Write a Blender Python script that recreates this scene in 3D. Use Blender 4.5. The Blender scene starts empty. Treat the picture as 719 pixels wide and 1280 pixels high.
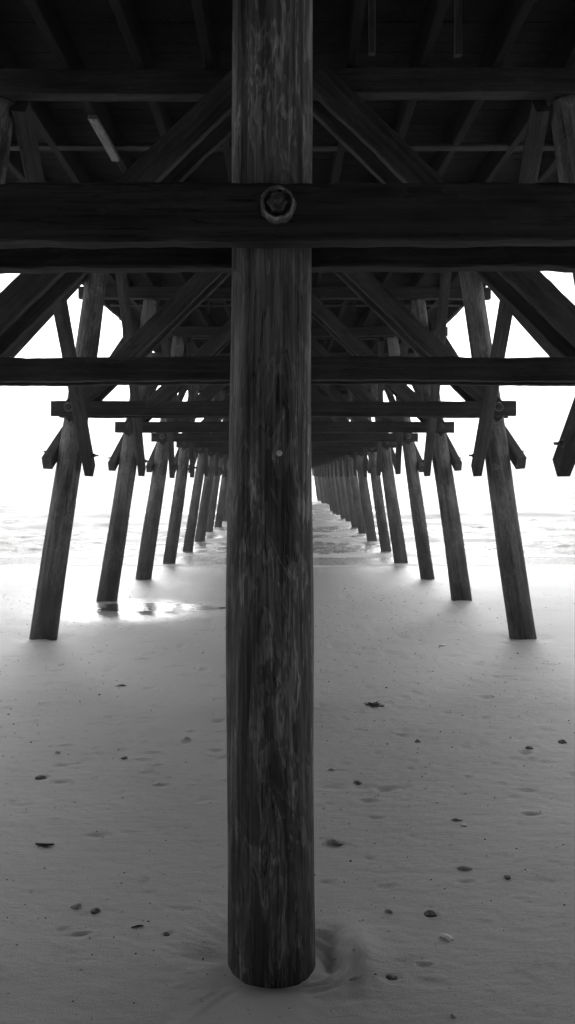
import bpy, bmesh, math, random
import numpy as np
from mathutils import Vector, Matrix, noise as mnoise

random.seed(7)
R = math.radians
sc = bpy.context.scene
COL = sc.collection

# ------------------------------------------------------------------ camera
cam_d = bpy.data.cameras.new('camera')
cam = bpy.data.objects.new('camera', cam_d); COL.objects.link(cam)
CX, CY, CZ = 0.049, -2.76, 1.645
cam.location = (CX, CY, CZ)
cam.rotation_euler = (R(90), 0, 0)
cam_d.sensor_fit = 'VERTICAL'; cam_d.sensor_height = 24.0
cam_d.lens = 24.0 * 1000 / 1280
cam_d.shift_y = -45 / 1280
cam_d.clip_start = 0.05; cam_d.clip_end = 20000
sc.camera = cam

# ------------------------------------------------------------------ sky, sun, exposure
SUN_EL = 24
HAZE = 0.0045
GLOW_EL, GLOW_K, GLOW_A, GLOW_B, NISH = 7, 45.0, 14.0, 1.75, 0.03
world = bpy.data.worlds.new('World'); sc.world = world
world.use_nodes = True
wn = world.node_tree; wn.nodes.clear()
sky = wn.nodes.new('ShaderNodeTexSky'); sky.sky_type = 'NISHITA'
sky.sun_disc = False; sky.sun_elevation = R(SUN_EL); sky.sun_rotation = R(0)
sky.dust_density = 2.0; sky.air_density = 1.0; sky.ozone_density = 1.0
bw = wn.nodes.new('ShaderNodeRGBToBW')
bg = wn.nodes.new('ShaderNodeBackground'); bg.inputs['Strength'].default_value = 0.10
wo = wn.nodes.new('ShaderNodeOutputWorld')
wn.links.new(sky.outputs[0], bw.inputs[0])
# thin overcast: the cloud glows round the place where the sun stands behind it, out over the sea
wtc = wn.nodes.new('ShaderNodeTexCoord')
wdot = wn.nodes.new('ShaderNodeVectorMath'); wdot.operation = 'DOT_PRODUCT'
wdot.inputs[1].default_value = (0, math.cos(R(GLOW_EL)), math.sin(R(GLOW_EL)))
wn.links.new(wtc.outputs['Generated'], wdot.inputs[0])
def wm(op, a, b):
    n = wn.nodes.new('ShaderNodeMath'); n.operation = op
    for i, v in enumerate((a, b)):
        if isinstance(v, (int, float)): n.inputs[i].default_value = v
        else: wn.links.new(v, n.inputs[i])
    return n.outputs[0]
g = wm('SUBTRACT', 1.0, wdot.outputs['Value'])
g = wm('EXPONENT', wm('MULTIPLY', g, -GLOW_K), 0)
g = wm('ADD', wm('MULTIPLY', g, GLOW_A), GLOW_B)        # even cloud layer + glow
wn.links.new(wm('ADD', g, wm('MULTIPLY', bw.outputs[0], NISH)), bg.inputs[0])
wn.links.new(bg.outputs[0], wo.inputs[0])
sun_d = bpy.data.lights.new('sun', 'SUN'); sun_d.energy = 0.9; sun_d.angle = R(40)
sun_d.color = (1, 1, 1)
sun = bpy.data.objects.new('sun', sun_d); COL.objects.link(sun)
sun.rotation_euler = (R(-(90 - SUN_EL)), 0, 0)     # light arrives from +Y (out over the sea), elevation SUN_EL
sun.location = (0, 20, 30)
sc.view_settings.view_transform = 'Standard'; sc.view_settings.look = 'None'
sc.view_settings.gamma = 1.0; sc.view_settings.use_curve_mapping = False
sc.view_settings.exposure = 2.2
sc.cycles.max_bounces = 6; sc.cycles.diffuse_bounces = 4; sc.cycles.glossy_bounces = 3

# ------------------------------------------------------------------ node helpers
def newmat(name):
    m = bpy.data.materials.new(name); m.use_nodes = True
    nt = m.node_tree; nt.nodes.clear()
    out = nt.nodes.new('ShaderNodeOutputMaterial'); b = nt.nodes.new('ShaderNodeBsdfPrincipled')
    nt.links.new(b.outputs[0], out.inputs[0])
    return m, nt, b
def N(nt, kind, **kw):
    n = nt.nodes.new(kind)
    for k, v in kw.items(): setattr(n, k, v)
    return n
def math_n(nt, op, a, b=None, c=None, clamp=False):
    n = nt.nodes.new('ShaderNodeMath'); n.operation = op; n.use_clamp = clamp
    for i, v in enumerate((a, b, c)):
        if v is None: continue
        if isinstance(v, (int, float)): n.inputs[i].default_value = v
        else: nt.links.new(v, n.inputs[i])
    return n.outputs[0]
def noise_n(nt, vec, scale, detail=4, rough=0.55, dist=0.0):
    n = nt.nodes.new('ShaderNodeTexNoise')
    n.inputs['Scale'].default_value = scale; n.inputs['Detail'].default_value = detail
    n.inputs['Roughness'].default_value = rough; n.inputs['Distortion'].default_value = dist
    nt.links.new(vec, n.inputs['Vector']); return n.outputs['Fac']
def ramp_n(nt, fac, stops):
    n = nt.nodes.new('ShaderNodeValToRGB')
    while len(n.color_ramp.elements) < len(stops): n.color_ramp.elements.new(0.5)
    for e, (p, v) in zip(n.color_ramp.elements, stops):
        e.position = p; e.color = (v, v, v, 1)
    nt.links.new(fac, n.inputs[0]); return n.outputs[0]
def mapping(nt, vec, scale=(1, 1, 1), loc=None):
    n = nt.nodes.new('ShaderNodeMapping'); n.inputs['Scale'].default_value = scale
    nt.links.new(vec, n.inputs['Vector'])
    if loc is not None: nt.links.new(loc, n.inputs['Location'])
    return n.outputs[0]
def sstep(nt, v, a, b):
    n = nt.nodes.new('ShaderNodeMapRange'); n.interpolation_type = 'SMOOTHSTEP'
    nt.links.new(v, n.inputs[0]); n.inputs[1].default_value = a; n.inputs[2].default_value = b
    return n.outputs[0]

def wood(name, base=0.07, light=0.14, figure=True, rough=0.75, low_stain=False, freq=1.0, near=False):
    """grey weathered timber, grain along local Z"""
    m, nt, b = newmat(name)
    tc = N(nt, 'ShaderNodeTexCoord'); oi = N(nt, 'ShaderNodeObjectInfo')
    off = N(nt, 'ShaderNodeCombineXYZ')
    for i in range(3):
        nt.links.new(math_n(nt, 'MULTIPLY', oi.outputs['Random'], 31.0 + 17 * i), off.inputs[i])
    v1 = mapping(nt, tc.outputs['Object'], (1, 1, 0.24), off.outputs[0])
    v2 = mapping(nt, tc.outputs['Object'], (1, 1, 0.035), off.outputs[0])
    v3 = mapping(nt, tc.outputs['Object'], (1, 1, 0.5), off.outputs[0])
    big = noise_n(nt, v1, 6.5 * freq, 4, 0.55, 0.9)
    rings = math_n(nt, 'FRACT', math_n(nt, 'MULTIPLY', big, 9.0 if figure else 6.0))
    line = ramp_n(nt, rings, [(0, 0.20), (0.35, 0.22), (0.55, 0.55), (0.68, 0.62), (0.76, 0.95), (0.80, 0.15), (1, 0.2)])
    streak = noise_n(nt, v2, 26, 4, 0.6, 0.2)
    blotch = sstep(nt, noise_n(nt, v3, 5.0, 4, 0.6, 0.5), 0.40, 0.62)
    line = math_n(nt, 'MULTIPLY', line, math_n(nt, 'MULTIPLY_ADD', blotch, 0.75, 0.25))
    fine = noise_n(nt, v2, 90, 5, 0.65)
    mott = noise_n(nt, v3, 3.0, 4, 0.6)
    chk = noise_n(nt, v2, 34, 2, 0.5, 0.1)
    check = sstep(nt, math_n(nt, 'ABSOLUTE', math_n(nt, 'SUBTRACT', chk, 0.5)), 0.0, 0.018)  # 0 inside a crack line
    area = sstep(nt, noise_n(nt, v3, 2.2, 2, 0.5), 0.42, 0.56)
    check = math_n(nt, 'MAXIMUM', check, area)
    t = math_n(nt, 'MULTIPLY', line, 0.55 if figure else 0.3)
    t = math_n(nt, 'MULTIPLY_ADD', fine, 0.45, t)
    t = math_n(nt, 'MULTIPLY_ADD', streak, 0.9, t)
    t = math_n(nt, 'MULTIPLY_ADD', mott, 0.7, t)
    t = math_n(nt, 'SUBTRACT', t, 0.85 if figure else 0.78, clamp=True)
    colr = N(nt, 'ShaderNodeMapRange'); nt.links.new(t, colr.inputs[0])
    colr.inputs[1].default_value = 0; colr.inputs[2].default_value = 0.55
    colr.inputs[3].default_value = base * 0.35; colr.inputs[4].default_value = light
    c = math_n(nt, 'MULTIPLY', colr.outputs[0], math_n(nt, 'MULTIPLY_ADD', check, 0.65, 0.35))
    if near:
        # peeled log: ragged paler islands of sapwood, knots, long drying splits, salt bloom
        vp = mapping(nt, tc.outputs['Object'], (1, 1, 0.22), off.outputs[0])
        pn = noise_n(nt, vp, 15, 4, 0.6, 0.35)
        isl = math_n(nt, 'SUBTRACT', sstep(nt, pn, 0.50, 0.53), sstep(nt, pn, 0.545, 0.60))
        inner = math_n(nt, 'MULTIPLY', sstep(nt, pn, 0.60, 0.62), 0.35)
        keep = sstep(nt, noise_n(nt, v3, 2.7, 3, 0.55), 0.40, 0.52)
        gain = math_n(nt, 'MULTIPLY', math_n(nt, 'ADD', isl, inner), math_n(nt, 'MULTIPLY', keep, math_n(nt, 'MULTIPLY_ADD', fine, 1.2, 0.35)))
        c = math_n(nt, 'MULTIPLY', c, math_n(nt, 'MULTIPLY_ADD', gain, 0.95, 0.88))
        c = math_n(nt, 'MULTIPLY_ADD', gain, 0.018, c)
        vo = N(nt, 'ShaderNodeTexVoronoi'); vo.inputs['Scale'].default_value = 3.3
        nt.links.new(mapping(nt, tc.outputs['Object'], (1, 1, 0.45), off.outputs[0]), vo.inputs['Vector'])
        knot = math_n(nt, 'SUBTRACT', 1.0, sstep(nt, vo.outputs['Distance'], 0.035, 0.085))
        c = math_n(nt, 'MULTIPLY', c, math_n(nt, 'MULTIPLY_ADD', knot, -0.75, 1.0))
        sp_ = noise_n(nt, mapping(nt, tc.outputs['Object'], (1, 1, 0.05), off.outputs[0]), 15, 3, 0.6, 0.15)
        split = math_n(nt, 'SUBTRACT', 1.0, sstep(nt, math_n(nt, 'ABSOLUTE', math_n(nt, 'SUBTRACT', sp_, 0.5)), 0.0, 0.010))
        split = math_n(nt, 'MULTIPLY', split, sstep(nt, noise_n(nt, v3, 3.7, 2, 0.5), 0.50, 0.56))
        c = math_n(nt, 'MULTIPLY', c, math_n(nt, 'MULTIPLY_ADD', split, -0.85, 1.0))
        fib = noise_n(nt, mapping(nt, tc.outputs['Object'], (1, 1, 0.03), off.outputs[0]), 55, 4, 0.7)
        c = math_n(nt, 'MULTIPLY', c, ramp_n(nt, fib, [(0.36, 0.45), (0.5, 0.95), (0.64, 1.5)]))
        check = math_n(nt, 'SUBTRACT', check, math_n(nt, 'MULTIPLY', split, 2.5))
    rr = rough
    if low_stain:
        geo = N(nt, 'ShaderNodeNewGeometry'); sp = N(nt, 'ShaderNodeSeparateXYZ')
        nt.links.new(geo.outputs['Position'], sp.inputs[0])
        zz = math_n(nt, 'MULTIPLY_ADD', noise_n(nt, v3, 4, 4, 0.6), -0.9, sp.outputs[2])
        st = sstep(nt, zz, -0.75, 0.55) if near else sstep(nt, zz, -0.9, 1.5)      # tide-wetted, weed-stained foot of the pile
        c = math_n(nt, 'MULTIPLY', c, math_n(nt, 'MULTIPLY_ADD', st, 0.6, 0.4))
    nt.links.new(c, b.inputs['Base Color'])
    b.inputs['Roughness'].default_value = rr
    b.inputs['Specular IOR Level'].default_value = 0.3
    h = math_n(nt, 'MULTIPLY_ADD', fine, 0.4, math_n(nt, 'MULTIPLY', check, 0.6))
    h = math_n(nt, 'MULTIPLY_ADD', line, 0.12, h)
    bp = N(nt, 'ShaderNodeBump'); bp.inputs['Strength'].default_value = 0.55; bp.inputs['Distance'].default_value = 0.006
    nt.links.new(h, bp.inputs['Height']); nt.links.new(bp.outputs[0], b.inputs['Normal'])
    return m

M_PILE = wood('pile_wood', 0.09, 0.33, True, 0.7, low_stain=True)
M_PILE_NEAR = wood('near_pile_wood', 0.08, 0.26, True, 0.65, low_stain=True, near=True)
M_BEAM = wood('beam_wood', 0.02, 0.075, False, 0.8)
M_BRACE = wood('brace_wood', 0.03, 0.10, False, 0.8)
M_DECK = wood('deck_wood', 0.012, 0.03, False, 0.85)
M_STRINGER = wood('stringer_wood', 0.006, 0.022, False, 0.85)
M_GAP_LIGHT = wood('gap_light_wood', 0.2, 0.4, False, 0.8)

def metal(name, base=0.12, rough=0.6):
    m, nt, b = newmat(name)
    tc = N(nt, 'ShaderNodeTexCoord')
    n = noise_n(nt, tc.outputs['Object'], 40, 5, 0.7)
    nt.links.new(ramp_n(nt, n, [(0.3, base * 0.35), (0.55, base), (0.7, base * 1.8)]), b.inputs['Base Color'])
    b.inputs['Metallic'].default_value = 0.5; b.inputs['Roughness'].default_value = rough
    bp = N(nt, 'ShaderNodeBump'); bp.inputs['Strength'].default_value = 0.6; bp.inputs['Distance'].default_value = 0.003
    nt.links.new(n, bp.inputs['Height']); nt.links.new(bp.outputs[0], b.inputs['Normal'])
    return m
M_BOLT = metal('corroded_steel', 0.12, 0.6)
M_RIM_LIT = metal('lit_rim_steel', 0.34, 0.45)

# ------------------------------------------------------------------ object helpers
def link(name, me, mat, parent=None, loc=(0, 0, 0), rot=None, smooth=False):
    o = bpy.data.objects.new(name, me); COL.objects.link(o)
    if mat and not me.materials: me.materials.append(mat)
    o.location = loc
    if rot is not None: o.rotation_euler = rot
    if parent: o.parent = parent
    if smooth:
        for p in me.polygons: p.use_smooth = True
    return o
def tag(o, label=None, cat=None, group=None, kind=None):
    if label: o['label'] = label
    if cat: o['category'] = cat
    if group: o['group'] = group
    if kind: o['kind'] = kind
    return o

def plank_mesh(L, w, t, seed=0, bevel=0.008, warp=0.006, worn=0.0):
    """timber along local +Z from 0 to L, width w in X, thickness t in Y, worn edges, slight warp"""
    bm = bmesh.new(); rnd = random.Random(seed)
    nseg = max(2, int(L / (0.045 if worn else 0.5))); b = bevel
    prof = [(-w/2 + b, -t/2), (w/2 - b, -t/2), (w/2, -t/2 + b), (w/2, t/2 - b),
            (w/2 - b, t/2), (-w/2 + b, t/2), (-w/2, t/2 - b), (-w/2, -t/2 + b)]
    rings = []
    p1, p2 = rnd.uniform(0, 9), rnd.uniform(0, 9)
    for i in range(nseg + 1):
        z = L * i / nseg
        ox = warp * math.sin(z * 1.3 + p1); oy = warp * math.sin(z * 1.1 + p2)
        ring = []
        for qi, (x, y) in enumerate(prof):
            jx, jy = rnd.uniform(-.0015, .0015), rnd.uniform(-.0015, .0015)
            if worn:
                e = mnoise.noise(Vector((qi // 2 * 9.1 + seed, z * 2.3, 0))) + .5 * mnoise.noise(Vector((qi // 2 * 5.7, z * 9, seed)))
                k_ = worn * max(0, e + .15)
                jx -= math.copysign(k_, x) + 0 * z; jy -= math.copysign(k_ * .6, y)
            ring.append(bm.verts.new((x + ox + jx, y + oy + jy, z)))
        rings.append(ring)
    for a, c in zip(rings, rings[1:]):
        for k in range(8):
            bm.faces.new((a[k], a[(k+1) % 8], c[(k+1) % 8], c[k]))
    bm.faces.new(list(reversed(rings[0]))); bm.faces.new(rings[-1])
    me = bpy.data.meshes.new('timber'); bm.to_mesh(me); bm.free()
    return me
def orient(p0, p1, up):
    """rotation whose local Z runs p0->p1 and local Y is as near `up` as possible"""
    z = (Vector(p1) - Vector(p0)).normalized(); u = Vector(up)
    x = u.cross(z).normalized(); y = z.cross(x)
    return Matrix((x, y, z)).transposed().to_euler()
def timber(name, p0, p1, w, t, ynormal, mat, parent, seed=None, mesh=None, **kw):
    L = (Vector(p1) - Vector(p0)).length
    me = mesh or plank_mesh(L, w, t, seed if seed is not None else random.randrange(9999), **kw)
    return link(name, me, mat, parent, p0, orient(p0, p1, ynormal))

def pile_mesh(L, r0, r1, seed, segs=40, amp=0.006, knots=True):
    """round peeled log along +Z: taper, low wobble, a few knots"""
    n = int(L / 0.06); V = []; F = []
    for i in range(n + 1):
        z = L * i / n; f = z / L; r = r0 + (r1 - r0) * f
        cx = 0.010 * math.sin(z * 0.9 + seed); cy = 0.010 * math.sin(z * 1.1 + seed * 2)
        for k in range(segs):
            a = 2 * math.pi * k / segs
            q = mnoise.noise(Vector((math.cos(a) * 1.1, math.sin(a) * 1.1, z * 0.9 + seed * 7)))
            q2 = mnoise.noise(Vector((math.cos(a) * 5, math.sin(a) * 5, z * 1.2 + seed * 3)))
            rr = r + amp * 1.2 * q + amp * 0.5 * q2
            V.append((cx + rr * math.cos(a), cy + rr * math.sin(a), z))
    for i in range(n):
        for k in range(segs):
            a = i * segs + k; b = i * segs + (k + 1) % segs
            F.append((a, b, b + segs, a + segs))
    F.append(tuple(range(segs - 1, -1, -1))); F.append(tuple(n * segs + k for k in range(segs)))
    me = bpy.data.meshes.new('log'); me.from_pydata(V, [], F); me.update()
    for p in me.polygons: p.use_smooth = len(p.vertices) == 4
    return me

def lathe(profile, segs=20):
    V = []; F = []
    for r, z in profile:
        for k in range(segs):
            a = 2 * math.pi * k / segs; V.append((r * math.cos(a), r * math.sin(a), z))
    for i in range(len(profile) - 1):
        for k in range(segs):
            a = i * segs + k; b = i * segs + (k + 1) % segs
            F.append((a, b, b + segs, a + segs))
    F.append(tuple(range(segs - 1, -1, -1))); F.append(tuple((len(profile) - 1) * segs + k for k in range(segs)))
    return V, F
def bolt_mesh():
    """washer, hexagonal nut and threaded stub along +Z"""
    V, F = lathe([(0.042, 0), (0.042, 0.008), (0.040, 0.010)], 20)
    for prof, s in (([(0.026, 0.010), (0.026, 0.034), (0.023, 0.038)], 6), ([(0.012, 0.038), (0.012, 0.075), (0.009, 0.079)], 12)):
        v, f = lathe(prof, s); o = len(V); V += v; F += [tuple(i + o for i in q) for q in f]
    me = bpy.data.meshes.new('bolt'); me.from_pydata(V, [], F); me.update(); return me
def big_bolt_mesh():
    """large round malleable washer with a raised rim and domed centre"""
    V, F = lathe([(0.056, -0.004), (0.056, 0.026), (0.053, 0.036), (0.048, 0.041), (0.043, 0.036), (0.040, 0.014),
                  (0.030, 0.010), (0.024, 0.012)], 40)
    for prof, s in (([(0.033, 0.006), (0.033, 0.040), (0.026, 0.050)], 6), ([(0.015, 0.048), (0.015, 0.070), (0.010, 0.076)], 12)):
        v, f = lathe(prof, s); o = len(V); V += v; F += [tuple(i + o for i in q) for q in f]
    V = [(x * (1 + .10 * mnoise.noise(Vector((x * 60, y * 60, 2)))) + .002 * mnoise.noise(Vector((x * 150, y * 150, z * 90))), y * (1 + .10 * mnoise.noise(Vector((x * 60, y * 60, 8)))), z + .007 * mnoise.noise(Vector((x * 70, y * 70, 5)))) for x, y, z in V]
    me = bpy.data.meshes.new('washer'); me.from_pydata(V, [], F); me.update()
    me.materials.append(M_RIM_LIT); me.materials.append(M_BOLT)
    for p in me.polygons:
        if math.hypot(p.center.x, p.center.y) < 0.040 and p.center.z > 0.005: p.material_index = 1  # pale rim, dark centre: lit edge and shadowed bolt put into the colour
    return me
BOLT = bolt_mesh(); BIG = big_bolt_mesh()
BOLT.materials.append(M_BOLT); pass
def bolt(parent_part, wpos, wdir, me=BOLT, name='bolt'):
    o = bpy.data.objects.new(name, me); COL.objects.link(o); o.parent = parent_part
    bpy.context.view_layer.update()
    mw = Matrix.Translation(Vector(wpos)) @ Vector(wdir).to_track_quat('Z', 'Y').to_matrix().to_4x4()
    # pier Empty sits at the origin, so parent_part's local matrix is its world matrix
    pm = Matrix.Translation(parent_part.location) @ parent_part.rotation_euler.to_matrix().to_4x4()
    o.matrix_basis = pm.inverted() @ mw
    return o

# ------------------------------------------------------------------ ground
# height of the beach, world y (distance from the near pile) -> z
GY = [-400, -60, -17, -11, -6, -3.0, 0.0, 7.38, 11.07, 14.8, 18.4, 22.1, 27, 75, 200, 4000]
GZ = [9.0, 7.0, 5.0, 4.4, 1.0, 0.12, 0.0, -0.395, -0.495, -0.605, -0.675, -0.78, -1.0, -2.6, -6, -12]  # landward rise steepened out of view to block light from behind
WATER = -0.69
rng = np.random.RandomState(3)
def graded(lo, hi, fine_lo, fine_hi, step, growth):
    a = list(np.arange(fine_lo, fine_hi, step)); s = step; x = fine_hi
    while x < hi: a.append(x); s *= growth; x += s
    a.append(hi); s = step; x = fine_lo
    pre = []
    while True:
        s *= growth; x -= s
        if x <= lo: break
        pre.append(x)
    pre.append(lo)
    return np.array(pre[::-1] + a)
def graded2(lo, hi, fine_lo, fine_hi, step, far_growth, cap=0.07):
    def run(x, lim, sgn):
        s = step; out = []
        while True:
            s *= 1.012 if s < cap else far_growth
            x += sgn * s
            if (x - lim) * sgn >= 0: break
            out.append(x)
        return out + [lim]
    a = list(np.arange(fine_lo, fine_hi, step))
    return np.array(run(fine_lo, lo, -1)[::-1] + a + run(a[-1], hi, 1))
def mesh_grid(name, X, Y, Z):
    ny, nx = X.shape; idx = np.arange(nx * ny).reshape(ny, nx)
    Fq = np.stack([idx[:-1, :-1], idx[:-1, 1:], idx[1:, 1:], idx[1:, :-1]], -1).reshape(-1)
    me = bpy.data.meshes.new(name); nf = len(Fq) // 4
    me.vertices.add(nx * ny); me.vertices.foreach_set('co', np.stack([X, Y, Z], -1).reshape(-1).astype(np.float32))
    me.loops.add(len(Fq)); me.loops.foreach_set('vertex_index', Fq.astype(np.int32))
    me.polygons.add(nf); me.polygons.foreach_set('loop_start', np.arange(0, len(Fq), 4, dtype=np.int32))
    me.polygons.foreach_set('use_smooth', np.ones(nf, dtype=bool))
    me.update(calc_edges=True); me.validate(); return me
def vnoise(X, Y, scale, seed):
    """smooth value noise on arrays"""
    r = np.random.RandomState(seed); T = r.rand(256, 256)
    x = X * scale; y = Y * scale
    xi = np.floor(x).astype(int); yi = np.floor(y).astype(int)
    fx = x - xi; fy = y - yi; fx = fx*fx*(3-2*fx); fy = fy*fy*(3-2*fy)
    g = lambda i, j: T[i % 256, j % 256]
    return ((g(xi, yi)*(1-fx) + g(xi+1, yi)*fx)*(1-fy) + (g(xi, yi+1)*(1-fx) + g(xi+1, yi+1)*fx)*fy) - 0.5

# dents pressed in the sand: (x, y, rx, ry, depth)
dents = [(-1.02, -0.10, .07, .035, .020)]
def from_px(px, py, z=None):
    """where the sight line through a photo pixel meets the beach (used to measure positions)"""
    for Y in np.arange(2.0, 60, 0.01):
        zz = CZ - (py - 595) / 1000 * Y
        if zz <= np.interp(Y + CY, GY, GZ): break
    return CX + (px - 359.5) / 1000 * Y, Y + CY
foot = [(60,1058,.05,.02,.012),(145,948,.05,.02,.014),(98,1168,.045,.022,.010),(78,1160,.03,.02,.008),(470,883,.09,.04,.02),
        (470,910,.07,.03,.012),(488,985,.12,.05,.012),(415,985,.10,.04,.010),(418,1056,.08,.05,.012),(538,1142,.04,.02,.010),
        (530,1207,.04,.02,.010),(490,1222,.04,.02,.009),(665,935,.06,.02,.015),(50,973,.06,.03,.018),(208,1168,.03,.02,.015),
        (500,885,.14,.06,.012),(455,985,.09,.05,.012),(300,1060,.06,.03,.01),(640,960,.04,.02,.01),(560,860,.10,.04,.012),
        (440,830,.12,.05,.015),(425,815,.10,.04,.015),(180,830,.12,.04,.015),(210,870,.10,.03,.012),(250,760,.2,.08,.01)]
for px, py, rx, ry, d in foot:
    x, y = from_px(px, py); dents.append((x, y, rx * .6, ry * .6, d * .6)); dents.append((x + rx * .5, y + ry * .5, rx * .35, ry * .3, d * .4))
r2 = random.Random(5)
for i in range(700):
    y = r2.uniform(-1.2, 15) if i % 2 else r2.uniform(1, 9) ; x = r2.uniform(-0.42, 0.42) * (y + 3.2)
    s = r2.uniform(.008, .022) * (1 + max(y, 0) * .16)
    dents.append((x, y, s * r2.uniform(1, 2.2), s * r2.uniform(.6, 1.2), s * r2.uniform(.08, .30) * (1.9 if y > 1.2 else 1)))

gx = graded2(-4990, 4990, -0.6, 0.6, 0.01, 1.06)
gy = graded2(-400, 4000, -1.3, 0.8, 0.012, 1.04)
X, Y = np.meshgrid(gx, gy)
Z = np.interp(Y, GY, GZ)
Z += 0.030 * vnoise(X, Y, 0.35, 1) * np.clip(1, 0, 1) + 0.012 * vnoise(X, Y, 1.3, 2) + 0.005 * vnoise(X, Y, 4.1, 4) + 0.0022 * vnoise(X, Y, 14, 5)
Z += 0.4 * vnoise(X, Y, 0.06, 8) * np.clip((-Y - 8) / 20, 0, 1) * 3
RAG = vnoise(X, Y, 28, 90) + vnoise(X, Y, 11, 91)
for (x, y, rx, ry, d) in dents:
    i0, i1 = np.searchsorted(gx, (x - 4 * rx, x + 4 * rx)); j0, j1 = np.searchsorted(gy, (y - 4 * ry, y + 4 * ry))
    if i1 - i0 < 2 or j1 - j0 < 2: continue
    sl = (slice(j0, j1), slice(i0, i1))
    q = (((X[sl] - x) / rx) ** 2 + ((Y[sl] - y) / ry) ** 2) * (1 + 0.9 * RAG[sl]) + 0.35 * np.abs(RAG[sl])
    Z[sl] -= 1.35 * d * np.exp(-q) - 0.25 * d * np.exp(-(np.sqrt(np.abs(q)) - 1.6) ** 2 * 3)
# scour round the near pile: shallow ring, deeper dug pocket on its right, faint rays
rad = np.hypot(X, Y); ang = np.arctan2(Y, X)
Z -= 0.020 * np.exp(-((rad - 0.165) / 0.075) ** 2) * (1 + .5 * vnoise(X, Y, 5, 92))
Z -= 0.055 * np.exp(-(((X - 0.205) / 0.050) ** 2 + ((Y - 0.03) / 0.10) ** 2))
Z += 0.032 * np.exp(-(((X - 0.30) / 0.06) ** 2 + ((Y - 0.02) / 0.16) ** 2))
Z -= 0.010 * np.exp(-(((X + 0.24) / 0.08) ** 2 + ((Y - 0.00) / 0.05) ** 2))
Z += 0.0005 * np.sin(ang * 31 + 5 * vnoise(X, Y, 9, 77)) * np.exp(-((rad - 0.33) / 0.12) ** 2)
cr = np.hypot(X - 0.13, (Y + 0.02) * 0.75); mask = np.clip((X - 0.05) / .1, 0, 1)
Z += 0.0065 * np.sin(cr * 170 + 4 * vnoise(X, Y, 8, 78)) * np.exp(-((cr - 0.11) / 0.045) ** 2) * mask
Z += 0.0009 * np.sin(ang * 60 + rad * 20 + 5 * vnoise(X, Y, 10, 79)) * np.exp(-((rad - 0.30) / 0.09) ** 2) * np.clip(-X / .12, 0, 1)
Z += 0.004 * vnoise(X, Y, 22, 80) * np.exp(-((rad - 0.2) / 0.15) ** 2)
# small scour at the feet of the outer piles that stand on the beach
def pile_x(z): return 2.385 + 0.146 * (4.23 - z)
for k in (2, 3, 4):
    yy = 3.69 * k
    for s in (-1, 1):
        xx = s * pile_x(np.interp(yy, GY, GZ)); q = np.hypot(X - xx, Y - yy)
        Z -= 0.03 * np.exp(-((q - 0.2) / 0.12) ** 2)
# low wet runnel on the left by the third and fourth trestles
PUD = (-1.95, 10.25)
Z -= 0.05 * np.exp(-(((X + 2.2) / 1.5) ** 2 + ((Y - 10.3) / 0.55) ** 2))
GROUND = (gx, gy, Z.copy())
nx, ny = len(gx), len(gy)
me = mesh_grid('beach', X, Y, Z)
m, nt, b = newmat('beach_sand')
geo = N(nt, 'ShaderNodeNewGeometry'); sp = N(nt, 'ShaderNodeSeparateXYZ'); nt.links.new(geo.outputs['Position'], sp.inputs[0])
P = geo.outputs['Position']
n1 = noise_n(nt, mapping(nt, P, (1, 2.2, 1)), 0.8, 5, 0.55)
n2 = noise_n(nt, P, 260, 3, 0.7)
n3 = noise_n(nt, mapping(nt, P, (1, 2, 1)), 9, 5, 0.6)
# damp sand: everything seaward, plus the wide wet patch on the left
wet_y = sstep(nt, math_n(nt, 'MULTIPLY_ADD', n1, 5.0, sp.outputs[1]), 9.0, 20.5)
dx = math_n(nt, 'DIVIDE', math_n(nt, 'ADD', sp.outputs[0], 3.2), 3.0); dy = math_n(nt, 'DIVIDE', math_n(nt, 'SUBTRACT', sp.outputs[1], 12.5), 5.0)
rr = math_n(nt, 'SQRT', math_n(nt, 'ADD', math_n(nt, 'MULTIPLY', dx, dx), math_n(nt, 'MULTIPLY', dy, dy)))
wet_l = math_n(nt, 'SUBTRACT', 1.0, sstep(nt, math_n(nt, 'MULTIPLY_ADD', n1, 0.6, rr), 0.7, 1.5))
wet = math_n(nt, 'MAXIMUM', wet_y, wet_l)
dry = math_n(nt, 'MULTIPLY_ADD', n3, 0.07, math_n(nt, 'MULTIPLY_ADD', n2, 0.10, math_n(nt, 'MULTIPLY_ADD', n1, 0.12, 0.52)))
specks = sstep(nt, noise_n(nt, P, 75, 2, 0.5), 0.70, 0.74)
dry = math_n(nt, 'MULTIPLY', dry, math_n(nt, 'MULTIPLY_ADD', specks, -0.55, 1.0))
scuff = sstep(nt, noise_n(nt, mapping(nt, P, (1, 1.8, 1)), 3.2, 6, 0.72, 0.4), 0.58, 0.70)     # damp scuffed patches
dry = math_n(nt, 'MULTIPLY', dry, math_n(nt, 'MULTIPLY_ADD', scuff, -0.28, 1.0))
fleck = sstep(nt, noise_n(nt, mapping(nt, P, (1, 1.5, 1)), 17, 3, 0.6), 0.69, 0.73)
dry = math_n(nt, 'MULTIPLY', dry, math_n(nt, 'MULTIPLY_ADD', fleck, -0.45, 1.0))
px_ = math_n(nt, 'DIVIDE', math_n(nt, 'ADD', sp.outputs[0], 2.3), 1.9); py_ = math_n(nt, 'DIVIDE', math_n(nt, 'SUBTRACT', sp.outputs[1], 9.9), 1.7)
pr_ = math_n(nt, 'SQRT', math_n(nt, 'ADD', math_n(nt, 'MULTIPLY', px_, px_), math_n(nt, 'MULTIPLY', py_, py_)))
film = math_n(nt, 'SUBTRACT', 1.0, sstep(nt, math_n(nt, 'MULTIPLY_ADD', n3, 1.3, pr_), 0.85, 1.65))   # standing film of water
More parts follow.
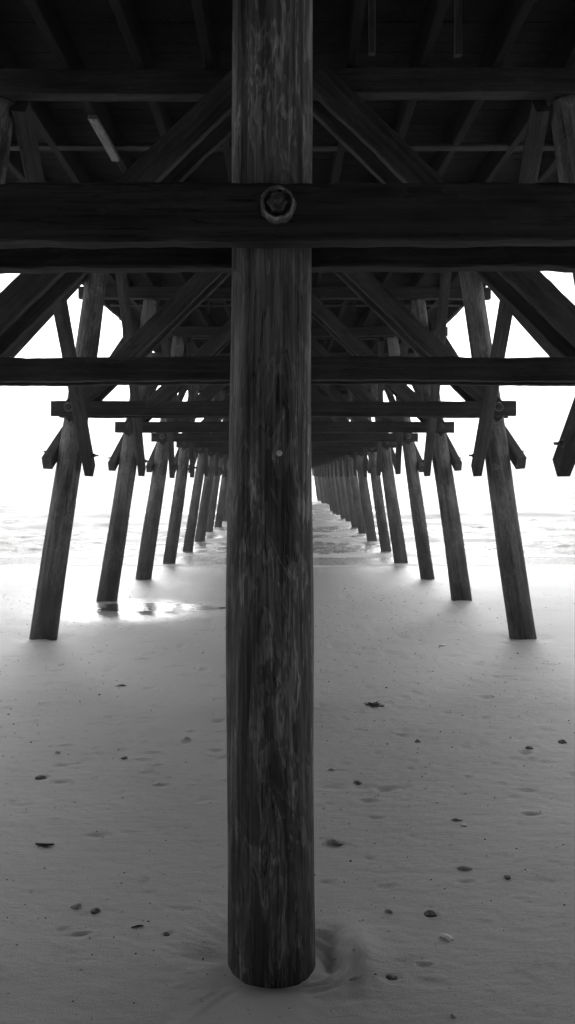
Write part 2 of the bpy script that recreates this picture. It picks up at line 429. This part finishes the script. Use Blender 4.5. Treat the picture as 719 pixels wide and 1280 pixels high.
c = math_n(nt, 'MULTIPLY', dry, math_n(nt, 'MULTIPLY_ADD', wet, -0.25, 1.0))
nt.links.new(c, b.inputs['Base Color'])
ro = math_n(nt, 'MULTIPLY_ADD', n3, 0.1, math_n(nt, 'MULTIPLY_ADD', wet, -0.22, 0.60))
nt.links.new(math_n(nt, 'MULTIPLY', ro, math_n(nt, 'MULTIPLY_ADD', film, -0.78, 1.0)), b.inputs['Roughness'])
b.inputs['IOR'].default_value = 1.4
bp = N(nt, 'ShaderNodeBump'); nt.links.new(math_n(nt, 'MULTIPLY_ADD', film, -0.56, 0.6), bp.inputs['Strength']); bp.inputs['Distance'].default_value = 0.006
nt.links.new(math_n(nt, 'MULTIPLY_ADD', n3, 2.5, n2), bp.inputs['Height']); nt.links.new(bp.outputs[0], b.inputs['Normal'])
ground = link('ground', me, m, smooth=True); tag(ground, 'smooth damp beach sand', 'sand', kind='structure')

# shallow puddle lying in the runnel
V = []; F = []
nn = 160
V.append((0, 0, 0))
for k in range(nn):
    a = 2 * math.pi * k / nn
    rr_ = 1 + 0.45 * mnoise.noise(Vector((math.cos(a) * 2.2, math.sin(a) * 2.2, 3))) + 0.35 * mnoise.noise(Vector((math.cos(a) * 7, math.sin(a) * 7, 5)))
    V.append((1.15 * rr_ * math.cos(a), 0.36 * rr_ * math.sin(a) * (1.15 - 0.55 * math.cos(a)), 0))
for k in range(nn): F.append((0, 1 + k, 1 + (k + 1) % nn))
me = bpy.data.meshes.new('puddle'); me.from_pydata(V, [], F); me.update()
m, nt, b = newmat('puddle_water')
b.inputs['Base Color'].default_value = (0.10, 0.10, 0.10, 1); b.inputs['Roughness'].default_value = 0.04
geo = N(nt, 'ShaderNodeNewGeometry')
bp = N(nt, 'ShaderNodeBump'); bp.inputs['Strength'].default_value = 0.5; bp.inputs['Distance'].default_value = 0.02
nt.links.new(noise_n(nt, mapping(nt, geo.outputs['Position'], (1, 2.5, 1)), 7, 3, 0.5), bp.inputs['Height']); nt.links.new(bp.outputs[0], b.inputs['Normal'])
pud = link('puddle', me, m, loc=(PUD[0], PUD[1], -0.499)); tag(pud, 'shallow bright puddle on the sand', 'puddle', kind='structure')

# ------------------------------------------------------------------ sea
wx = graded(-4980, 4980, -9, 9, 0.09, 1.05)
wy = graded(15.5, 8900, 16.2, 34, 0.07, 1.012)
X, Y = np.meshgrid(wx, wy)
D = Y - 17.6
ramp = np.clip((Y - 17.0) / 14, 0.02, 1)
far = np.clip(1 - (Y - 120) / 400, 0, 1)
wob = 1.6 * vnoise(X, Y, 0.11, 11) + 0.5 * vnoise(X, Y, 0.5, 12)
Z = WATER + ramp * far * (0.14 * vnoise(X, Y * 1.7, 0.9, 13) + 0.10 * vnoise(X, Y * 1.6, 0.35, 14)) + far * np.clip((Y-17)/4,0,1) * 0.07 * vnoise(X, Y * 1.5, 2.6, 15) + far * .02 * np.clip((Y-17)/3,0,1) * vnoise(X, Y * 1.4, 6.0, 25)
foam = np.zeros_like(Z)
def swell(y0, amp, width, fo, seed, wig=2.5):
    global Z, foam
    yy = Y - (y0 + wig * vnoise(X, X * 0, 0.05, seed) * 2 + wob * 0.7)
    a = 0.5 * amp * (0.6 + 0.9 * vnoise(X, Y * 0, 0.09, seed + 1) + 0.3)
    Z = Z + a * np.exp(-(yy / np.where(yy < 0, width * 0.45, width)) ** 2)
    foam = np.maximum(foam, fo * np.exp(-((yy + width * 0.3) / (width * 0.9)) ** 2))
swell(26.5, .08, .8, .75, 31, 1.0); swell(21.8, .04, .5, .5, 34, .8)
swell(30, .12, .9, .8, 64, 1.6); swell(34, .26, 1.2, 1.0, 37); swell(43, .40, 1.5, .9, 41); swell(54, .4, 2.0, 1.0, 44); swell(70, .35, 2.5, .8, 47)
swell(90, .3, 3, .7, 51); swell(120, .3, 4, .4, 54)
edge = np.exp(-np.abs(Y - (17.55 + 0.6 * vnoise(X, Y * 0, 0.35, 60) + 0.22 * vnoise(X, Y * 0, 1.7, 61))) / 0.16)
Z = Z + 0.015 * edge
foam = np.clip(np.maximum(foam, edge * 1.2) , 0, 1)
# the swash tongue: the sheet dips under the sand outside its scalloped edge
sh = 17.45 + 0.6 * vnoise(X, Y * 0, 0.35, 60) + 0.22 * vnoise(X, Y * 0, 1.7, 61)
gi = np.clip(np.searchsorted(GROUND[1], wy) - 1, 0, len(GROUND[1]) - 2); gf = np.clip((wy - GROUND[1][gi]) / (GROUND[1][gi + 1] - GROUND[1][gi]), 0, 1)
rows = GROUND[2][gi] * (1 - gf[:, None]) + GROUND[2][gi + 1] * gf[:, None]
gz = np.stack([np.interp(wx, GROUND[0], r) for r in rows])
dd = Y - sh
film = gz + np.clip(dd * 0.10, -0.04, 0.014)
k_ = np.clip((Y - 19.5) / 3, 0, 1)
Z = np.where(dd < 0.3, film, np.maximum(Z, film) * k_ + np.maximum(np.minimum(Z, gz + 0.02), film) * (1 - k_))
me = mesh_grid('sea', X, Y, Z)
at = me.attributes.new('foam', 'FLOAT', 'POINT'); at.data.foreach_set('value', foam.reshape(-1).astype(np.float32))
m, nt, b = newmat('sea_water')
geo = N(nt, 'ShaderNodeNewGeometry'); P = geo.outputs['Position']
fa = N(nt, 'ShaderNodeAttribute'); fa.attribute_name = 'foam'
fn = noise_n(nt, mapping(nt, P, (1, 0.55, 1)), 1.9, 6, 0.72, 0.8)
fl = noise_n(nt, mapping(nt, P, (1, 0.8, 1)), 7, 5, 0.6, 1.0)
lace = math_n(nt, 'SUBTRACT', 1.0, sstep(nt, math_n(nt, 'ABSOLUTE', math_n(nt, 'SUBTRACT', fl, 0.5)), 0.0, 0.05))
f = math_n(nt, 'ADD', fa.outputs['Fac'], math_n(nt, 'MULTIPLY', fn, 1.0))
f = sstep(nt, f, 0.56, 0.74)
f = math_n(nt, 'MAXIMUM', f, math_n(nt, 'MULTIPLY', lace, 0.75))
nt.links.new(math_n(nt, 'MULTIPLY_ADD', f, 0.60, 0.22), b.inputs['Base Color'])
nt.links.new(math_n(nt, 'MULTIPLY_ADD', f, 0.5, 0.10), b.inputs['Roughness'])
b.inputs['IOR'].default_value = 1.33
bp = N(nt, 'ShaderNodeBump'); bp.inputs['Strength'].default_value = 0.9; bp.inputs['Distance'].default_value = 0.06
nt.links.new(math_n(nt, 'MULTIPLY_ADD', f, 0.6, noise_n(nt, mapping(nt, P, (1, 1.6, 1)), 3.5, 5, 0.6)), bp.inputs['Height']); nt.links.new(bp.outputs[0], b.inputs['Normal'])
sea = link('sea', me, m, smooth=True); tag(sea, 'foamy shallow sea with small breaking waves', 'sea', kind='structure')

# ------------------------------------------------------------------ sea haze
V = [(x, y, z) for z in (-14, 30) for x, y in ((-5000, -405), (5000, -405), (5000, 9000), (-5000, 9000))]
F = [(0, 3, 2, 1), (4, 5, 6, 7), (0, 1, 5, 4), (1, 2, 6, 5), (2, 3, 7, 6), (3, 0, 4, 7)]
me = bpy.data.meshes.new('haze'); me.from_pydata(V, [], F); me.update()
m = bpy.data.materials.new('sea_haze'); m.use_nodes = True; nt = m.node_tree; nt.nodes.clear()
out = nt.nodes.new('ShaderNodeOutputMaterial'); pv = nt.nodes.new('ShaderNodeVolumePrincipled')
pv.inputs['Color'].default_value = (.95, .95, .95, 1); pv.inputs['Density'].default_value = HAZE
pv.inputs['Anisotropy'].default_value = 0.75
nt.links.new(pv.outputs[0], out.inputs['Volume'])
hz = link('haze', me, m); tag(hz, 'pale sea haze in the air', 'haze', kind='stuff')

# ------------------------------------------------------------------ the pier
pier = bpy.data.objects.new('pier', None); COL.objects.link(pier)
tag(pier, 'dark timber pier on leaning round piles running out over the sea', 'pier')
BAY = 3.69; NB = 21
CAPB, CAPT = 2.385, 2.575            # girt (low cross beam)
UPB, UPT = 4.70, 4.90               # upper cap beam
# piles
near_me = pile_mesh(8.2, 0.166, 0.123, 1.3, segs=96, amp=0.007)
ctr_me = pile_mesh(8.6, 0.16, 0.128, 2.7, segs=24)
outer_me = [pile_mesh(8.6, 0.195, 0.130, 3.1 + i * 1.7, segs=28, amp=0.008) for i in range(4)]
# cross-frame timber meshes
CH = 2.886
cap_me = [plank_mesh(2 * CH, CAPT - CAPB, 0.09, 40 + i, worn=0.010) for i in range(4)]
caplong_me = plank_mesh(2 * 4.6, CAPT - CAPB, 0.09, 50, worn=0.014)
up_me = [plank_mesh(7.1, UPT - UPB, 0.14, 60 + i) for i in range(2)]
D0 = Vector((-2.76, 0, 2.405)); D1 = Vector((-0.27, 0, 2.405 + 0.975 * 2.49))
diag_me = [plank_mesh((D1 - D0).length, 0.225, 0.085, 70 + i, bevel=0.01, worn=0.010) for i in range(4)]
near_pile = None
for k in range(-2, NB):
    y = BAY * k
    jr = random.Random(100 + k)
    # centre pile
    if k == 0:
        p = link('pile', near_me, M_PILE_NEAR, pier, (-0.002, y, -2.6)); near_pile = p
        p['label'] = 'nearest upright centre pile with peeled wavy grain'
    else:
        p = link('pile', ctr_me, M_PILE, pier, (0.0, y, -3.6), (0, 0, jr.uniform(0, 6)))
    # battered outer piles
    outer = []
    for s in (-1, 1):
        zb = -3.6
        me = outer_me[jr.randrange(4)]
        xj = jr.uniform(-.05, .05); tj = jr.uniform(-.004, .004)
        if k < 4: xj = 0; tj = 0
        p0 = Vector((s * (pile_x(zb) + xj), y + 0.09, zb)); p1 = Vector((s * (pile_x(UPB) + xj), y + 0.09, UPB))
        ax = (p1 - p0).normalized()
        q = ax.to_track_quat('Z', 'Y') @ Matrix.Rotation(jr.uniform(0, 6.28), 4, 'Z').to_quaternion()
        o = bpy.data.objects.new('pile', me); COL.objects.link(o)
        if not me.materials: me.materials.append(M_PILE)
        o.parent = pier; o.location = p0; o.rotation_euler = q.to_euler()
        o.scale = (jr.uniform(.90, 1.08),) * 2 + ((p1 - p0).length / 8.6,)
        if k < 3: o.scale = (1, 1, o.scale[2])
        outer.append(o)
    # low cross beams, front and back of the piles
    for fy, dz in ((-0.186, 0.0), (0.181, 0.012)):
        cm = caplong_me if k in (-1, 0, 1) else cap_me[jr.randrange(4)]
        h = 4.6 if cm is caplong_me else CH
        xo = 0 if k < 4 else jr.uniform(-.05, .05)
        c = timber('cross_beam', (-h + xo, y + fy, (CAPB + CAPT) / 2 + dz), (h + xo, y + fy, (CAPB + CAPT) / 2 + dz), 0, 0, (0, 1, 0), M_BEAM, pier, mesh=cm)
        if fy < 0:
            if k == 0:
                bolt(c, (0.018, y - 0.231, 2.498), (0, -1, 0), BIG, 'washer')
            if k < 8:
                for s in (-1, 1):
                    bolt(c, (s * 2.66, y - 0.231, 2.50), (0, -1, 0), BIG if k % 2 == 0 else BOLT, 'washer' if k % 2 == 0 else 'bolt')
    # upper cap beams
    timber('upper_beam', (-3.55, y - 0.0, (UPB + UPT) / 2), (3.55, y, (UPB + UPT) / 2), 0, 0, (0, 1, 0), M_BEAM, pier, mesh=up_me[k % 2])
    # transverse diagonals (front and back), rising to the centre
    for j, fy in enumerate((-0.0945, 0.272)):
        for s in (-1, 1):
            a = Vector((s * 2.76, y + fy, D0.z)); bq = Vector((-s * (0.10 if j else -0.02), y + fy + (0.0875 if s > 0 and 0 else 0), 0))
            L = (D1 - D0).length
            dirv = Vector((-s * (D1.x - D0.x), 0, D1.z - D0.z)).normalized()
            yy = y + fy - (0.088 if (s > 0 and j == 0) else 0) * 0
            sc_ = 0.955 if True else 1
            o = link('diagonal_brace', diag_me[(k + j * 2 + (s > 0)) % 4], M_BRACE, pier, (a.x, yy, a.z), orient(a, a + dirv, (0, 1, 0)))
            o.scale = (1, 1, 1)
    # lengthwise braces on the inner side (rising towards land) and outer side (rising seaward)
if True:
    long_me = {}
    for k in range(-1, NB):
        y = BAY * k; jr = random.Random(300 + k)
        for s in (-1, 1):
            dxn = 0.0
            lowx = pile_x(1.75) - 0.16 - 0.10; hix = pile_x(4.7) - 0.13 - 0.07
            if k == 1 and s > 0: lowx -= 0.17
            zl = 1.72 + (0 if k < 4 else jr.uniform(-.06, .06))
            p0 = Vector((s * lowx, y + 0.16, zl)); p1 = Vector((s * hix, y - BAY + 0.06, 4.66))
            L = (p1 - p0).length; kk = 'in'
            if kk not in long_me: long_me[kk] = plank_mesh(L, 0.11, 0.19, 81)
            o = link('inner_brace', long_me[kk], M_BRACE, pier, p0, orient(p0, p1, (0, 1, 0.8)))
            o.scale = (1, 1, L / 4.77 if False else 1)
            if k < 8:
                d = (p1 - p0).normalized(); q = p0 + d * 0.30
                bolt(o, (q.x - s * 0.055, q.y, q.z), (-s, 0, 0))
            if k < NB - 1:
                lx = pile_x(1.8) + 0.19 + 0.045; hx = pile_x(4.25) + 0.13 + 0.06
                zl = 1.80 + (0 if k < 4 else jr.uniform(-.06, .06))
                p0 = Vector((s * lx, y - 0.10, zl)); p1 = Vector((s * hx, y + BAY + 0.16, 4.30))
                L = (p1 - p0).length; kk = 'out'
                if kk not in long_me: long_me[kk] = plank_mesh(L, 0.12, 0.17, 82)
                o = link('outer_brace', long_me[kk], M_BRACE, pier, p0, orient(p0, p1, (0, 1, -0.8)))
                if k < 8:
                    d = (p1 - p0).normalized(); q = p0 + d * 0.30
                    bolt(o, (q.x + s * 0.06, q.y, q.z), (s, 0, 0))
# stringers under the deck, running out to sea
YA, YB = -7.6, BAY * (NB - 1) + 0.5
for i in range(13):
    x = -3.42 + i * 0.57
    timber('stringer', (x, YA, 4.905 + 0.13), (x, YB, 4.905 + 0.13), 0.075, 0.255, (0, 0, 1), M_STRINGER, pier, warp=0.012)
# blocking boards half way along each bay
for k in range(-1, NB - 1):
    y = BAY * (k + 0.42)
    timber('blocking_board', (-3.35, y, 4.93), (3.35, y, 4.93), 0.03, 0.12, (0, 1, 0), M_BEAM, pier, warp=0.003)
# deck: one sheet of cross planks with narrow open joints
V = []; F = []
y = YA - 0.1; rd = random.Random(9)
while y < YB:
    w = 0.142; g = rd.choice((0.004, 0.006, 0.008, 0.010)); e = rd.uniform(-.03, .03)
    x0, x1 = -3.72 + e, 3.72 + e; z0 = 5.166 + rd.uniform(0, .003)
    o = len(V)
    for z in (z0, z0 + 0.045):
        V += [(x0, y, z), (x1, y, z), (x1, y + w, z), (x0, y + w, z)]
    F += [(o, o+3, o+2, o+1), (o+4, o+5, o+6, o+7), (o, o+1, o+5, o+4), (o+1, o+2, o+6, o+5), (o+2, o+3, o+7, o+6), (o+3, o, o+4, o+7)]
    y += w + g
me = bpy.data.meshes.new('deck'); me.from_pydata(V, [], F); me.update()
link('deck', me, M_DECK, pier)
# unseen platform added over the near beach to block skylight on sand and timbers
V = []; F = []
def addbox(V, F, a, b):
    o = len(V); (x0, y0, z0), (x1, y1, z1) = a, b
    V += [(x0, y0, z0), (x1, y0, z0), (x1, y1, z0), (x0, y1, z0), (x0, y0, z1), (x1, y0, z1), (x1, y1, z1), (x0, y1, z1)]
    F += [(o, o+3, o+2, o+1), (o+4, o+5, o+6, o+7), (o, o+1, o+5, o+4), (o+1, o+2, o+6, o+5), (o+2, o+3, o+7, o+6), (o+3, o, o+4, o+7)]
yy = -17.0
while yy < 2.1:
    for xa, xb in ((-22, -3.8), (3.8, 22)):
        addbox(V, F, (xa, yy, 5.17), (xb, yy + 0.142, 5.215))
    yy += 0.148
for sx in (-1, 1):
    for xx in (5.5, 8.2, 10.9, 13.6, 16.3, 19, 21.7):
        addbox(V, F, (sx * xx - .05, -17, 4.90), (sx * xx + .05, 2.2, 5.165))
me = bpy.data.meshes.new('platform'); me.from_pydata(V, [], F); me.update()
link('light_block_platform', me, M_DECK, pier)
# hanging short posts under the deck
for x, y, z0, z1 in ((1.12, 2.3, 4.30, 4.90), (0.60, 2.5, 4.42, 4.90), (-1.32, 2.3, 4.70, 4.90), (1.25, 11.6, 4.6, 4.90), (-1.4, 11.9, 4.62, 4.90), (0.9, 15.1, 4.6, 4.90)):
    h = timber('hanging_post', (x, y, z0), (x, y, z1), 0.045, 0.045, (0, 1, 0), M_BRACE, pier)
timber('gap_light_board', (-1.71, 4.45, 4.88), (-1.71, 5.4, 4.88), 0.085, 0.04, (0, 0, 1), M_GAP_LIGHT, pier)  # pale board painted as light coming through a gap in the deck
# small pale tag on the near pile
V, F = lathe([(0.011, 0), (0.010, 0.003), (0.006, 0.005)], 7)
me = bpy.data.meshes.new('tag'); me.from_pydata(V, [], F); me.update()
m, nt, b = newmat('white_tag'); b.inputs['Base Color'].default_value = (.9, .9, .9, 1); b.inputs['Roughness'].default_value = .3
me.materials.append(m)
bolt(near_pile, (0.022, -0.1395, 1.72), (0, -1, 0), me, 'tag')

# ------------------------------------------------------------------ things lying on the sand
def gheight(x, y):
    gx, gy, Zg = GROUND
    i = int(np.searchsorted(gx, x)); j = int(np.searchsorted(gy, y))
    return float(Zg[max(j-1, 0):j+1, max(i-1, 0):i+1].max())
def rough_mat(name, lo, hi, rough=.6):
    m, nt, b = newmat(name)
    tc = N(nt, 'ShaderNodeTexCoord')
    n = noise_n(nt, tc.outputs['Object'], 60, 4, 0.6)
    nt.links.new(ramp_n(nt, n, [(0.35, lo), (0.65, hi)]), b.inputs['Base Color']); b.inputs['Roughness'].default_value = rough
    return m
M_SHELL = rough_mat('shell_white', .6, .88, .45); M_SHELLG = rough_mat('shell_grey', .28, .55, .5)
M_STONE = rough_mat('dark_stone', .08, .24, .55); M_STONEP = rough_mat('pale_stone', .25, .45, .6)
M_STICK = rough_mat('wet_stick', .02, .06, .7)
def from_px_fine(px, py):
    lo, hi = 2.0, 40.0
    for _ in range(40):
        m_ = (lo + hi) / 2
        x, y = CX + (px - 359.5) / 1000 * m_, m_ + CY
        if CZ - (py - 595) / 1000 * m_ > gheight(x, y): lo = m_
        else: hi = m_
    return CX + (px - 359.5) / 1000 * lo, lo + CY
def scallop(r, seed, ribs=14):
    """half shell, ribbed fan with a hinge, hollow underneath"""
    rnd = random.Random(seed); V = []; F = []; nr, na = 8, 42
    for layer in (0, 1):
        for i in range(nr + 1):
            f = i / nr
            for k in range(na + 1):
                a = R(-62 + 124 * k / na) * (1 if f > .2 else .8); rad = f * r * 1.7 * (1 + .03 * math.cos(k / na * ribs * 2 * math.pi) * f)
                z = r * .55 * math.sin(math.pi * (0.12 + 0.86 * f)) * (1 - (abs(a) / R(70)) ** 2.5 * .8) + .035 * r * math.cos(k / na * ribs * 2 * math.pi) * f
                V.append((rad * math.sin(a), rad * math.cos(a) - r * .85, z - layer * r * .07))
    m_ = (nr + 1) * (na + 1)
    for layer in (0, 1):
        for i in range(nr):
            for k in range(na):
                q = [layer * m_ + i * (na + 1) + k, layer * m_ + i * (na + 1) + k + 1, layer * m_ + (i + 1) * (na + 1) + k + 1, layer * m_ + (i + 1) * (na + 1) + k]
                F.append(q if layer else q[::-1])
    for k in range(na):
        a = nr * (na + 1) + k; F.append((a, a + 1, a + 1 + m_, a + m_))
    me = bpy.data.meshes.new('shell'); me.from_pydata(V, [], F); me.update()
    for p in me.polygons: p.use_smooth = True
    return me
def fragment(r, seed):
    """broken curved piece of a thick shell"""
    rnd = random.Random(seed); bm = bmesh.new(); n = 11; top = []; bot = []
    for k in range(n):
        a = 2 * math.pi * k / n; q = r * rnd.uniform(.65, 1.1)
        x, y = q * math.cos(a), q * math.sin(a) * .8; z = .25 * r - .22 * (x * x + y * y) / r
        top.append(bm.verts.new((x, y, z + .1 * r))); bot.append(bm.verts.new((x * .93, y * .93, z - .04 * r)))
    ct = bm.verts.new((0, 0, .4 * r)); cb = bm.verts.new((0, 0, .22 * r))
    for k in range(n):
        j = (k + 1) % n
        bm.faces.new((ct, top[k], top[j])); bm.faces.new((cb, bot[j], bot[k])); bm.faces.new((top[k], bot[k], bot[j], top[j]))
    me = bpy.data.meshes.new('fragment'); bm.to_mesh(me); bm.free(); return me
def stone(r, seed, flat=.5):
    bm = bmesh.new(); bmesh.ops.create_icosphere(bm, subdivisions=3, radius=r)
    for v in bm.verts:
        q = mnoise.noise(v.co / r * .9 + Vector((seed, 0, 0))) * .5 + mnoise.noise(v.co / r * 2.6 + Vector((0, seed, 0))) * .16
        v.co *= 1 + q; v.co.z *= flat
    me = bpy.data.meshes.new('stone'); bm.to_mesh(me); bm.free()
    for p in me.polygons: p.use_smooth = True
    return me
def stick(L, r, seed):
    rnd = random.Random(seed); V = []; F = []; n = 14; sg = 8
    for i in range(n + 1):
        f = i / n; x = (f - .5) * L; cy = L * .09 * math.sin(f * 3.0 + seed) ; rr = r * (.55 + .6 * math.sin(math.pi * min(max(f, .08), .95))) * rnd.uniform(.85, 1.15)
        for k in range(sg):
            a = 2 * math.pi * k / sg; V.append((x, cy + rr * math.cos(a), rr * .8 * math.sin(a)))
    for i in range(n):
        for k in range(sg):
            a = i * sg + k; b = i * sg + (k + 1) % sg; F.append((a, b, b + sg, a + sg))
    F.append(tuple(range(sg - 1, -1, -1))); F.append(tuple(n * sg + k for k in range(sg)))
    me = bpy.data.meshes.new('stick'); me.from_pydata(V, [], F); me.update(); return me
def weed(r, seed):
    rnd = random.Random(seed); V = []; F = []
    for b_ in range(46):
        a = rnd.uniform(0, 6.28); d = rnd.uniform(0, .55) * r; x, y = d * math.cos(a), d * math.sin(a); z = .002
        h = rnd.uniform(0, 6.28); w = .0035; px_ = None
        for i in range(9):
            h += rnd.uniform(-.6, .6); x += math.cos(h) * r * .12; y += math.sin(h) * r * .12; z = max(.001, z + rnd.uniform(-.003, .004))
            o = len(V); V += [(x - w * math.sin(h), y + w * math.cos(h), z), (x + w * math.sin(h), y - w * math.cos(h), z + .0015), (x, y, z + .003)]
            if i: F += [(o-3, o, o+2, o-1), (o-1, o+2, o+1, o-2), (o-2, o+1, o, o-3)]
    me = bpy.data.meshes.new('weed'); me.from_pydata(V, [], F); me.update(); return me
items = [
 ('shell_fragment', fragment, 10, 558, 1173, M_SHELL, 'broken white shell piece, largest pale scrap right of the near pile foot', 'shell'),
 ('pebble', stone, 8, 95, 1134, M_STONEP, 'pale rounded pebble on the sand left of the near pile, beside a darker one', 'pebble'),
 ('pebble', stone, 8, 120, 1139, M_STONE, 'darker pebble just right of the pale pebble at lower left', 'pebble'),
 ('pebble', stone, 8, 50, 973, M_STONE, 'dark flat pebble half sunk in a dent near the left picture edge', 'pebble'),
 ('pebble', stone, 7, 448, 979, M_STONE, 'dark oval pebble right of the near pile, just below the small bright white shell', 'pebble'),
 ('shell', scallop, 4.5, 415, 962, M_SHELL, 'small bright white shell close to the right side of the near pile', 'shell'),
 ('shell', scallop, 5, 571, 1025, M_SHELLG, 'upper shell of a small touching pair right of centre', 'shell'),
 ('shell_fragment', fragment, 4.5, 580, 1032, M_SHELL, 'lower paler scrap of a small pair of shells right of centre', 'shell'),
 ('shell', scallop, 7, 580, 1086, M_SHELLG, 'grey ribbed shell lying alone above the large broken white piece', 'shell'),
 ('pebble', stone, 9, 538, 1143, M_STONE, 'dark pebble just above and left of the large broken white shell piece', 'pebble'),
 ('driftwood_stick', stick, 12, 445, 1222, M_STONEP, 'short curved greyish stick beside the scour at the near pile foot', 'driftwood'),
 ('shell', scallop, 8, 418, 1053, M_SHELLG, 'ribbed half buried shell right beside the near pile', 'shell'),
 ('driftwood_stick', stick, 8, 172, 1159, M_STICK, 'thin dark straight splinter on the sand left of the near pile foot', 'driftwood'),
 ('pebble', stone, 5, 208, 1168, M_STONE, 'small dark pebble right of the thin splinter left of the near pile', 'pebble'),
 ('shell', scallop, 5, 234, 923, M_SHELL, 'small white shell left of the near pile, level with its middle', 'shell'),
 ('seaweed_clump', weed, 12, 468, 882, M_STICK, 'dark tangled clump of seaweed on the sand right of the near pile', 'seaweed'),
 ('driftwood_stick', stick, 13, 56, 1056, M_STICK, 'dark knobbly twig lying aslant near the left picture edge', 'driftwood'),
 ('pebble', stone, 5, 155, 948, M_STONE, 'dark little pebble on the left, just right of the dark flat pebble', 'pebble'),
 ('shell', scallop, 5, 486, 1139, M_SHELLG, 'dull grey shell between the near pile and the dark pebble', 'shell'),
 ('pebble', stone, 8, 490, 1223, M_STONE, 'dark pebble at the bottom, right of the curved stick', 'pebble'),
 ('shell', scallop, 4.5, 72, 941, M_SHELL, 'tiny white shell above the dark flat pebble on the left', 'shell'),
 ('shell_fragment', fragment, 5, 567, 1270, M_SHELLG, 'grey shell scrap at the very bottom edge on the right', 'shell'),
 ('pebble', stone, 5, 522, 927, M_STONEP, 'pale pebble right of the seaweed clump, a little nearer', 'pebble'),
 ('pebble', stone, 7, 703, 928, M_STONE, 'dark pebble nearest the right picture edge', 'pebble'),
 ('pebble', stone, 6, 661, 935, M_STONE, 'dark pebble left of the one at the right picture edge', 'pebble'),
 ('shell', scallop, 5, 151, 857, M_SHELL, 'white shell on the sand between the two left foreground pile feet and the camera', 'shell'),
 ('pebble', stone, 6, 635, 1097, M_STONE, 'lone dark pebble at right, between the grey ribbed shell and the edge', 'pebble'),
 ('shell_fragment', fragment, 5, 553, 807, M_SHELL, 'white shell scrap on the far sand left of the right front pile foot', 'shell'),
]
for i, (nm, fn, rpx, px, py, mt, lab, cat) in enumerate(items):
    x, y = from_px_fine(px, py); r = rpx * (.74 if fn is stone else .95) / 1000 * (y - CY)
    if fn is stick: me = stick(r * 2, r * .16 if r > .02 else r * .2, i)
    elif fn is stone: me = stone(r, i * 1.7, .5)
    else: me = fn(r, i * 3 + 1)
    o = link(nm, me, mt, None, (x, y, gheight(x, y) + (.1 * r if fn in (stone, stick) else 0)), (R(random.uniform(-8, 8)), R(random.uniform(-8, 8)), random.uniform(-1.2, 1.2)))
    tag(o, lab, cat, {'pebble': 'pebbles on the sand', 'shell': 'shells and shell scraps on the sand'}.get(cat))
# uncountable grit: tiny shell chips and dark flecks
V = []; F = []; MI = []; rg = random.Random(21)
for i in range(2600):
    y = -1.3 + 15 * rg.random() ** 1.15; x = rg.uniform(-.42, .42) * (y + 3.4)
    if math.hypot(x, y) < .2: continue
    if mnoise.noise(Vector((x * .9, y * .5, 4))) < rg.uniform(-.5, .25): continue
    z = gheight(x, y); s_ = rg.uniform(.0015, .0045) * (1 + max(y, 0) * .13) * (1.7 if rg.random() < .07 else 1)
    o = len(V); s_ *= 1.0; a0 = rg.uniform(0, 6.28); n = rg.choice((4, 5, 6)); q = [rg.uniform(.6, 1.2) for _ in range(n)]; st = rg.uniform(.5, 1)
    for k in range(n):
        a = a0 + 2 * math.pi * k / n; V.append((x + s_ * q[k] * math.cos(a), y + s_ * st * q[k] * math.sin(a), z - .001))
    for k in range(n):
        a = a0 + 2 * math.pi * k / n; V.append((x + .7 * s_ * q[k] * math.cos(a), y + .7 * s_ * st * q[k] * math.sin(a), z + s_ * .5))
    F.append(tuple(range(o + n, o + 2 * n))); mi = 0 if rg.random() < .22 else 1; MI.append(mi)
    for k in range(n): F.append((o + k, o + (k + 1) % n, o + n + (k + 1) % n, o + n + k)); MI.append(mi)
me = bpy.data.meshes.new('grit'); me.from_pydata(V, [], F); me.update()
me.materials.append(M_SHELL); me.materials.append(M_STONE)
me.polygons.foreach_set('material_index', MI)
tag(link('shell_grit', me, None), 'tiny shell chips and dark flecks strewn over the sand', 'shell grit', kind='stuff')
